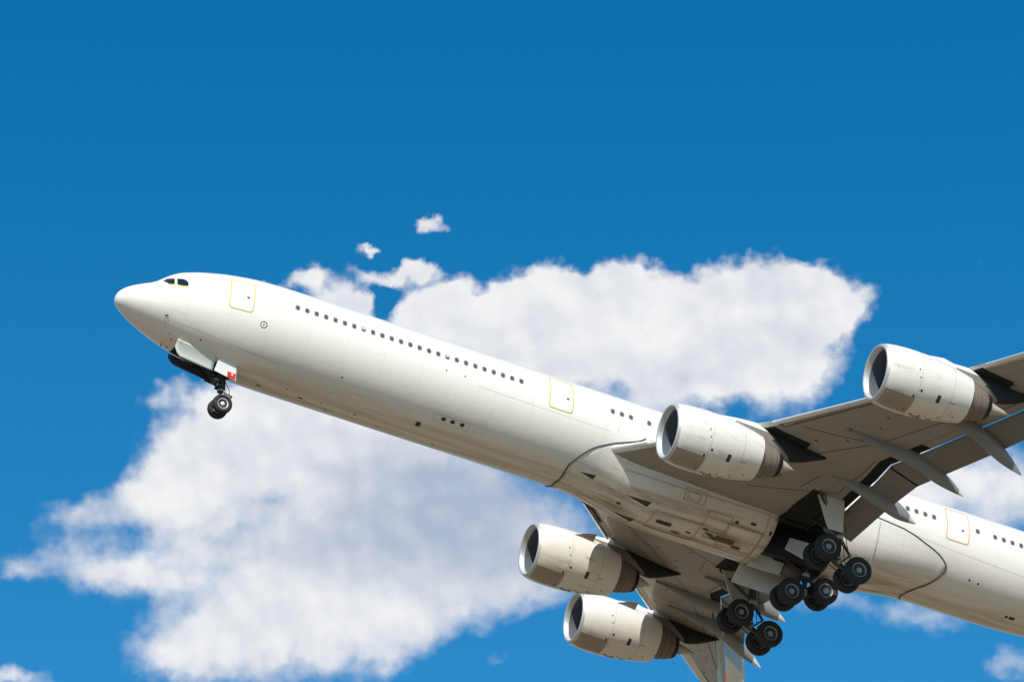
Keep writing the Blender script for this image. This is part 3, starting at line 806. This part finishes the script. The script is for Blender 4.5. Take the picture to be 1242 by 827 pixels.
def main_gear(s, pc, fa, ra, top, track, name, lab, centre=False):
    cf, cr = P(fa[0], pc * s, fa[1]), P(ra[0], pc * s, ra[1]); mid = (cf + cr) / 2
    bm = bmesh.new(); t = P(top[0], pc * s, top[1])
    tube(bm, t, t.lerp(mid, .62), .23, .20, 24); tube(bm, t.lerp(mid, .60), mid, .135, .135, 20)
    tube(bm, t.lerp(mid, .60), t.lerp(mid, .66), .25, .25, 24)
    # bogie beam, axles
    tube(bm, cf, mid, .11, .17, 16); tube(bm, mid, cr, .17, .11, 16)
    for c_ in (cf, cr): tube(bm, c_ + P(0, track / 2, 0), c_ - P(0, track / 2, 0), .085, n=14)
    # torque links
    k1 = t.lerp(mid, .60) + P(.2, 0, 0); k2 = t.lerp(mid, .80) + P(.72, 0, 0); k3 = mid + P(.2, 0, .15)
    for dp in (-.1, .1):
        tube(bm, k1 + P(0, dp, 0), k2 + P(0, dp * .4, 0), .045); tube(bm, k2 + P(0, dp * .4, 0), k3 + P(0, dp, 0), .045)
    # brake rods, hoses and pitch trimmer
    for dp in (-.26, .26): tube(bm, cf + P(.05, dp, -.2), cr + P(-.05, dp, -.2), .032, n=8)
    tube(bm, t.lerp(mid, .55) + P(-.22, 0, 0), cf.lerp(mid, .35) + P(0, 0, .12), .06)
    for dp in (-.2, .2): pipe(bm, [t.lerp(mid, .3) + P(.22, dp, 0), t.lerp(mid, .6) + P(.36, dp, 0), t.lerp(mid, .85) + P(.5, dp * 1.4, .1), cr + P(-.2, dp * 1.6, .22)], .022, 6)
    pipe(bm, [t.lerp(mid, .2) + P(-.26, .12, 0), t.lerp(mid, .7) + P(-.3, .14, 0), cf + P(.2, .2, .25)], .022, 6)
    for c_ in (cf, cr):
        for dp in (-1, 1):
            q = c_ + P(0, dp * (track / 2 - .36), 0); tube(bm, q - P(0, .09, 0), q + P(0, .09, 0), .26, n=20)
    g_ = finish(name, bm, M_leg, jet, smooth=35); g_['label'] = lab
    bm = bmesh.new()
    tube(bm, t.lerp(mid, .50), t.lerp(mid, .585), .245, .245, 20); tube(bm, k2 - P(0, .1, 0), k2 + P(0, .1, 0), .07, n=12)
    tube(bm, mid - P(0, .22, 0), mid + P(0, .22, 0), .12, n=16); tube(bm, t.lerp(mid, .9), t.lerp(mid, .93), .2, .2, 18)
    bmesh.ops.recalc_face_normals(bm, faces=bm.faces); absorb(bm, M_legl, g_)
    if not centre:
        bm = bmesh.new()
        a = t.lerp(mid, .48); b_ = P(38.9, 2.75 * s, -1.45)
        tube(bm, a, b_, .085, .07, 14); tube(bm, a.lerp(b_, .5), P(39.9, (pc - 1.2) * s, -1.6), .04)
        a2 = P(38.05, 6.3 * s, -1.65); tube(bm, a2, t.lerp(mid, .50) + P(-.1, 0, 0), .07, .07, 12)
        tube(bm, a2 + P(.35, -.1 * s, 0), a2.lerp(t.lerp(mid, .5), .5), .03, n=8)
        finish('side_brace', bm, M_leg, g_, smooth=35)
    else:
        bm = bmesh.new(); tube(bm, t.lerp(mid, .55), P(38.4, .0, -2.6), .08, .08, 12)
        for dp in (-.5, .5): tube(bm, t.lerp(mid, .45), P(40.9, dp * 1.6, -2.4), .05, n=10)
        finish('drag_brace', bm, M_leg, g_, smooth=35)
    for c_ in (cf, cr):
        for dp in (1, -1):
            wheel(g_, c_ + P(0, dp * track / 2, 0), .74, .52, M_rim, dp)
    return g_
GP = main_gear(1, 5.34, (39.03, -4.52), (40.92, -5.30), (39.75, -1.7), 1.40, 'main_landing_gear', 'four-wheeled main landing gear under the near wing')
GC = main_gear(1, 0, (39.58, -4.95), (41.52, -4.32), (40.45, -2.2), 1.00, 'main_landing_gear', 'four-wheeled centre landing gear under the belly', True)
GS = main_gear(-1, 5.34, (38.95, -4.53), (40.81, -5.25), (39.75, -1.7), 1.40, 'main_landing_gear', 'four-wheeled main landing gear under the far wing')

def door_panel(name, pts, th, m, m_in=None, lab=None, parent=jet, bulge=0.0):
    """pts: outline (x,p,z); a curved thin panel with rounded edges"""
    q = [P(*a) for a in pts]; nrm = (q[1] - q[0]).cross(q[2] - q[0]).normalized()
    bm = bmesh.new(); slab(bm, q, nrm, th)
    bmesh.ops.bevel(bm, geom=[e for e in bm.edges], offset=th * .3, segments=1, affect='EDGES')
    o_ = finish(name, bm, [m] + ([m_in] if m_in else []), parent, smooth=25)
    if m_in:
        for f in o_.data.polygons:
            if f.normal.dot(m_in_dir) > .7: f.material_index = 1
    if lab: o_['label'] = lab
    return o_
m_in_dir = P(0, -1, 0)
# leg doors on both wings, fixed to the outboard side of the strut
for s in (1, -1):
    m_in_dir = P(0, -s, 0)
    door_panel('gear_door', [(38.05,6.02*s,-1.72),(39.62,6.02*s,-1.50),(39.80,5.98*s,-3.42),(38.95,5.98*s,-3.46),(38.78,5.98*s,-3.20)], .07, M_door, lab='pale leg door on the near main gear' if s > 0 else 'leg door on the far main gear')
    # leg well in the wing root: its dark inside painted as a black patch
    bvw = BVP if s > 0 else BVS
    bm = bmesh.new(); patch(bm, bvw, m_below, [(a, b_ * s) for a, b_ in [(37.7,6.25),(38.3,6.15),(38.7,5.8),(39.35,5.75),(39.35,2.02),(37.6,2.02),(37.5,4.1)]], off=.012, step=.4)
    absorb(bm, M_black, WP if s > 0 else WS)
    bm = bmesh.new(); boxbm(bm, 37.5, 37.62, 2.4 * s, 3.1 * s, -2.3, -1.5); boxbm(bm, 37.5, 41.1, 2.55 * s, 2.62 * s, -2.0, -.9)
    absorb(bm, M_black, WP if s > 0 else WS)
# bay doors hanging from the keel
m_in_dir = P(0, 1, 0)
door_panel('gear_door', [(37.28,-1.50,-3.15),(40.15,-1.50,-3.28),(39.55,-1.62,-4.46),(36.92,-1.62,-4.42)], .07, M_door, lab='large pale bay door hanging below the belly, nearest the far gear')
door_panel('gear_door', [(37.55,-.30,-2.75),(39.35,-.30,-2.85),(39.15,-.38,-3.80),(37.22,-.38,-3.82)], .07, M_door, lab='smaller bay door hanging on the belly centreline')
door_panel('gear_door', [(39.40,-.30,-2.86),(40.35,-.30,-2.95),(40.25,-.36,-3.70),(39.25,-.36,-3.72)], .05, M_noz, lab='narrow dark panel behind the smaller bay door')
door_panel('gear_door', [(38.50,1.95,-2.62),(39.75,1.95,-2.58),(39.9,2.05,-3.75),(38.25,2.05,-3.40)], .07, M_door, lab='pale bay door hanging beside the near gear')
bm = bmesh.new()      # keel beam between the bays
boxbm(bm, 37.3, 41.3, -.22, .22, -3.0, -.85); finish('keel_beam', bm, M_doorin, jet, smooth=0)

# nose gear
def nose_gear():
    c = P(6.67, 0, -4.63); t = P(6.35, 0, -2.5); bm = bmesh.new()
    tube(bm, t, t.lerp(c, .62), .14, .13, 20); tube(bm, t.lerp(c, .6), c, .08, .08, 16); tube(bm, t.lerp(c, .55), t.lerp(c, .63), .17, .17, 20)
    tube(bm, c + P(0, .36, 0), c - P(0, .36, 0), .07)
    for dp in (-.16, .16): tube(bm, P(5.2, dp, -2.6), t.lerp(c, .45) + P(0, dp * .6, 0), .045); tube(bm, P(5.9, dp * 1.7, -3.0), t.lerp(c, .55) + P(0, dp, 0), .03)
    tube(bm, t.lerp(c, .6) + P(.13, 0, 0), c + P(.55, 0, .75), .035); tube(bm, c + P(.55, 0, .75), c + P(.08, 0, .08), .035)
    pipe(bm, [t.lerp(c, .3) + P(.15, .15, 0), t.lerp(c, .55) + P(.42, .2, 0), t.lerp(c, .8) + P(.46, .2, 0), c + P(.1, .15, .3)], .018, 6)
    pipe(bm, [t.lerp(c, .25) + P(.1, -.15, 0), t.lerp(c, .5) + P(.34, -.2, 0), c + P(.2, -.15, .4)], .018, 6)
    for dp in (-.2, .2): tube(bm, t.lerp(c, .5) + P(-.1, dp, 0), t.lerp(c, .5) + P(-.24, dp, 0), .09, .10, 14)
    boxbm(bm, 6.0, 6.5, -.3, .3, -3.38, -3.12)
    g_ = finish('nose_landing_gear', bm, M_leg, jet, smooth=35)
    g_['label'] = 'twin-wheeled nose gear under the cockpit'
    bm = bmesh.new(); tube(bm, t.lerp(c, .57), t.lerp(c, .61), .18, n=20); tube(bm, t.lerp(c, .86), t.lerp(c, .90), .12, n=16)
    for dp in (-.2, .2): tube(bm, t.lerp(c, .5) + P(-.245, dp, 0), t.lerp(c, .5) + P(-.25, dp, 0), .085, n=14)
    bmesh.ops.recalc_face_normals(bm, faces=bm.faces); absorb(bm, M_legl, g_)
    for dp in (.36, -.36): wheel(g_, c + P(0, dp, 0), .53, .40, M_rimw, 1)
nose_gear()
m_in_dir = P(0, -1, 0)
def curved_door(name, x0, x1, p0, z0f, z0r, drop, out, m, m2, s, lab):
    """a bay door: curved skin hanging from the belly edge"""
    bm = bmesh.new(); rings = []; nx = 12
    for i in range(nx + 1):
        t = i / nx; xx = x0 + (x1 - x0) * t; zt = z0f + (z0r - z0f) * t; r = []
        cut = .0 if t > .12 else (1 - t / .12) * .55
        for j in range(9):
            a = j / 8; r.append(P(xx + .0, (p0 + out * math.sin(a * 1.5)) * s, zt - drop * a * (1 - cut)))
        rings.append(r)
    loft(bm, rings, closed=False)
    o_ = finish(name, bm, [m, m2], jet, smooth=40, recalc=False)
    md = o_.modifiers.new('thick', 'SOLIDIFY'); md.thickness = .05; md.offset = 0
    md.material_offset = 0
    o_['label'] = lab; return o_
curved_door('gear_door', 3.50, 5.72, 1.02, -2.12, -2.36, .78, -.32, M_door, M_door, 1, 'grey forward door of the nose gear, near side')
curved_door('gear_door', 3.62, 5.85, .72, -2.25, -2.58, .46, .04, M_doorin, M_doorin, -1, 'dark forward door of the nose gear, far side')
ndr = door_panel('gear_door', [(5.86,1.0,-2.44),(6.86,1.0,-2.56),(6.98,1.0,-3.46),(5.72,1.0,-3.24)], .05, M_slat, lab='white rear door of the nose gear with a red placard')
door_panel('gear_door', [(5.90,-.72,-2.48),(6.90,-.72,-2.56),(7.00,-.74,-3.30),(5.76,-.74,-3.12)], .05, M_doorin, lab='dark rear door of the nose gear, far side')
bm = bmesh.new(); slab(bm, [P(6.44,1.03,-3.05),(P(6.90,1.03,-3.07)),P(6.92,1.03,-3.42),P(6.46,1.03,-3.35)], P(0,1,0), .012)
plc = finish('placard', bm, M_red, ndr, smooth=0)
bm = bmesh.new(); boxbm(bm, 6.65, 6.75, 1.038, 1.044, -3.24, -3.12); absorb(bm, M_wmark, plc)
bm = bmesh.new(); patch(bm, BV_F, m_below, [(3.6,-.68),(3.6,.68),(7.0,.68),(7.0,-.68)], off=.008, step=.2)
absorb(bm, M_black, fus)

# tail -------------------------------------------------------------------------
def plane(name, root, tip, n_=1):
    pass
def foil(p3, ch, th, vertical):
    r = []
    for (c, h) in ((0,0),(.03,.35),(.12,.7),(.35,1),(.65,.7),(1,.03),(1,-.03),(.65,-.7),(.35,-1),(.12,-.7),(.03,-.35)):
        q = p3.copy(); q.x += c * ch
        if vertical: q.y += h * th / 2
        else: q.z += h * th / 2
        r.append(q)
    return r
bm = bmesh.new(); loft(bm, [foil(P(60.8,0,2.3), 9.5, 1.0, True), foil(P(62.0,0,3.2), 8.2, .9, True), foil(P(69.6,0,11.4), 3.2, .35, True)]); finish('tail_fin', bm, M_white, jet, smooth=30)
for s in (1, -1):
    bm = bmesh.new(); loft(bm, [foil(P(66.2,.5*s,1.4), 5.6, .7, False), foil(P(73.2,10.8*s,2.6), 2.2, .25, False)]); finish('tailplane', bm, M_white, jet, smooth=30)

# small fittings -----------------------------------------------------------------
for i, poly in enumerate(COCK):
    fw = face_poly('cockpit_window', poly, M_glass)
bm = bmesh.new()
strip(bm, BV_F, m_side, [(2.08,.70),(2.33,.45),(2.60,.45),(2.98,.41),(3.28,.47)], .075, off=.008)
strip(bm, BV_F, m_side, [(2.65,.46),(2.665,1.02)], .05, off=.008); absorb(bm, M_yellow, fus)
FD = rad(1) * 2.82
def fmark(name, items, m):
    bm = bmesh.new()
    for it in items:
        x_, th, w_, h_ = it
        if abs(w_ - h_) < .03: q = [(x_ + w_ / 2 * math.cos(a * math.pi / 8), th + h_ / 2 / FD * math.sin(a * math.pi / 8)) for a in range(16)]
        else: q = [(a, b_ / FD) for a, b_ in rrect(x_, th * FD, w_, h_, min(w_, h_) * .3, 3)]
        patch(bm, BV_F, RADF, q, off=.007, step=.3, asp=FD)
    return absorb(bm, m, fus)

fmark('porthole', [(12.26,42,.10,.10),(17.6,-1,.09,.09),(18.67,-1,.09,.09),(18.24,51,.26,.24),(18.76,51,.26,.24),(19.31,51,.26,.24),(17.12,67,.26,.34),(10.8,86,.3,.12),(13.86,84,.14,.12),
  (2.5,42,.10,.10),(3.26,74,.12,.10),(3.06,67,.08,.10),(8.49,88,.28,.10),(49.12,40,.13,.13),(49.67,41,.13,.13),(52.43,70,.36,.22),(52.1,70,.16,.2),(27.6,3,.05,.05),(4.6,55,.12,.09),(9.9,78,.12,.06),(11.9,83,.1,.08)], M_mark)
bm = bmesh.new()
strip(bm, BV_F, RADF, [(17.7,47),(19.7,47),(19.7,56),(17.7,56)], .025, off=.006, asp=FD, closed=True)
strip(bm, BV_F, RADF, [(16.85,63),(16.95,63),(16.95,71),(16.85,71)], .03, off=.006, asp=FD)
strip(bm, BV_F, RADF, [(19.5,5),(27.2,7)], .013, off=.006, asp=FD); strip(bm, BV_F, RADF, [(42.5,7),(47.5,14),(54,20)], .013, off=.006, asp=FD)
strip(bm, BV_F, RADF, [(11.0,80),(13.5,80),(13.5,96)], .022, off=.006, asp=FD)
strip(bm, BV_F, RADF, [(2.48,40),(2.55,50),(2.62,56)], .03, off=.006, asp=FD)
strip(bm, BV_F, RADF, [(2.7,46),(4.2,44),(9,50)], .018, off=.006, asp=FD)
absorb(bm, M_lineg, fus)
bm = bmesh.new()
strip(bm, BV_F, RADF, [(7.41 + .17 * math.cos(a * math.pi / 8), 14 + .17 / FD * math.sin(a * math.pi / 8)) for a in range(16)], .045, off=.007, asp=FD, closed=True)
strip(bm, BV_F, RADF, [(7.41, 12.5), (7.41, 15.5)], .05, off=.007, asp=FD)
absorb(bm, M_mark, fus)
# marks on the belly fairing
def amark(polys, m, ob, off=.008):
    bm = bmesh.new()
    for q in polys: patch(bm, BV_FA, RADF, q, off=off, step=.3, asp=FD)
    absorb(bm, m, ob)
amark([[(26.3,60),(27.13,63),(27.2,57)], [(29.1,63.5),(30.38,67),(30.5,60.5)], [(29.0,94),(30.25,98),(30.3,89)],
       rrect(31.7,78,.85,4,.1,2), rrect(35.3,53,.18,2.2,.05,2), rrect(36.2,50,.30,2.0,.05,2), rrect(29.0,77,.22,1.6,.05,2), rrect(33.9,69,.3,1.2,.05,2), rrect(33.2,80,.25,1.2,.05,2)], M_mark, ff)
amark([rrect(35.2,75,1.1,5,.3,3), [(34.0,73),(34.4,73),(34.8,78),(34.5,78)], rrect(36.0,80,.5,3,.2,3), rrect(32.6,86,.5,1.2,.2,3)], M_stain, ff)
bm = bmesh.new()
for q in ([(32.0,37),(33.2,37),(33.2,48),(32.0,48)], [(32.2,40),(32.9,40),(32.9,46),(32.2,46)], [(34.9,56),(36.9,56),(36.9,84),(34.9,84)], [(30.9,66),(33.6,66),(33.6,92),(30.9,92)], [(34.0,70),(35.9,70),(35.9,79),(34.0,79)], [(33.6,50),(35.0,50),(35.0,66),(33.6,66)]):
    strip(bm, BV_FA, RADF, q, .014, off=.007, asp=FD, closed=True)
strip(bm, BV_FA, RADF, [(36.9,20),(37.0,110)], .03, off=.007, asp=FD)
strip(bm, BV_FA, RADF, [(28.6,40),(36.9,38)], .02, off=.007, asp=FD)
absorb(bm, M_lineg, ff)
bm = bmesh.new()
strip(bm, BV_FA, RADF, [(43.2,8),(43.25,100)], .012, off=.007, asp=FD)
absorb(bm, M_lineg, fr)
# aerials and drains
def fin_blade(name, x, th, h, ch, m):
    a = rad(th); d = P(0, math.cos(a), -math.sin(a)); o_, dd = RADF(x, th)
    loc, n_, i_, t_ = BV_F.ray_cast(o_, dd)
    if loc is None: return
    bm = bmesh.new(); side = Vector((0, d.z, -d.y)) * .03
    lo = [loc - d * .03 + Vector((0,0,0)), loc - d * .03 + Vector((ch,0,0))]; hi = [loc + d * h + Vector((ch * .55,0,0)), loc + d * h + Vector((ch,0,0))]
    q = [lo[0], lo[1], hi[1], hi[0]]; slab(bm, q, side, .03); finish(name, bm, m, fus, smooth=0)
fin_blade('drain_mast', 23.58, 92, .28, .22, M_slat); fin_blade('aerial', 18.4, 93, .14, .16, M_legl); fin_blade('aerial', 12.2, 93, .12, .2, M_legl)
fin_blade('probe', 2.95, 97, .16, .07, M_mark); fin_blade('probe', 3.25, 94, .12, .07, M_mark); fin_blade('probe', 2.5, 40, .12, .1, M_mark)
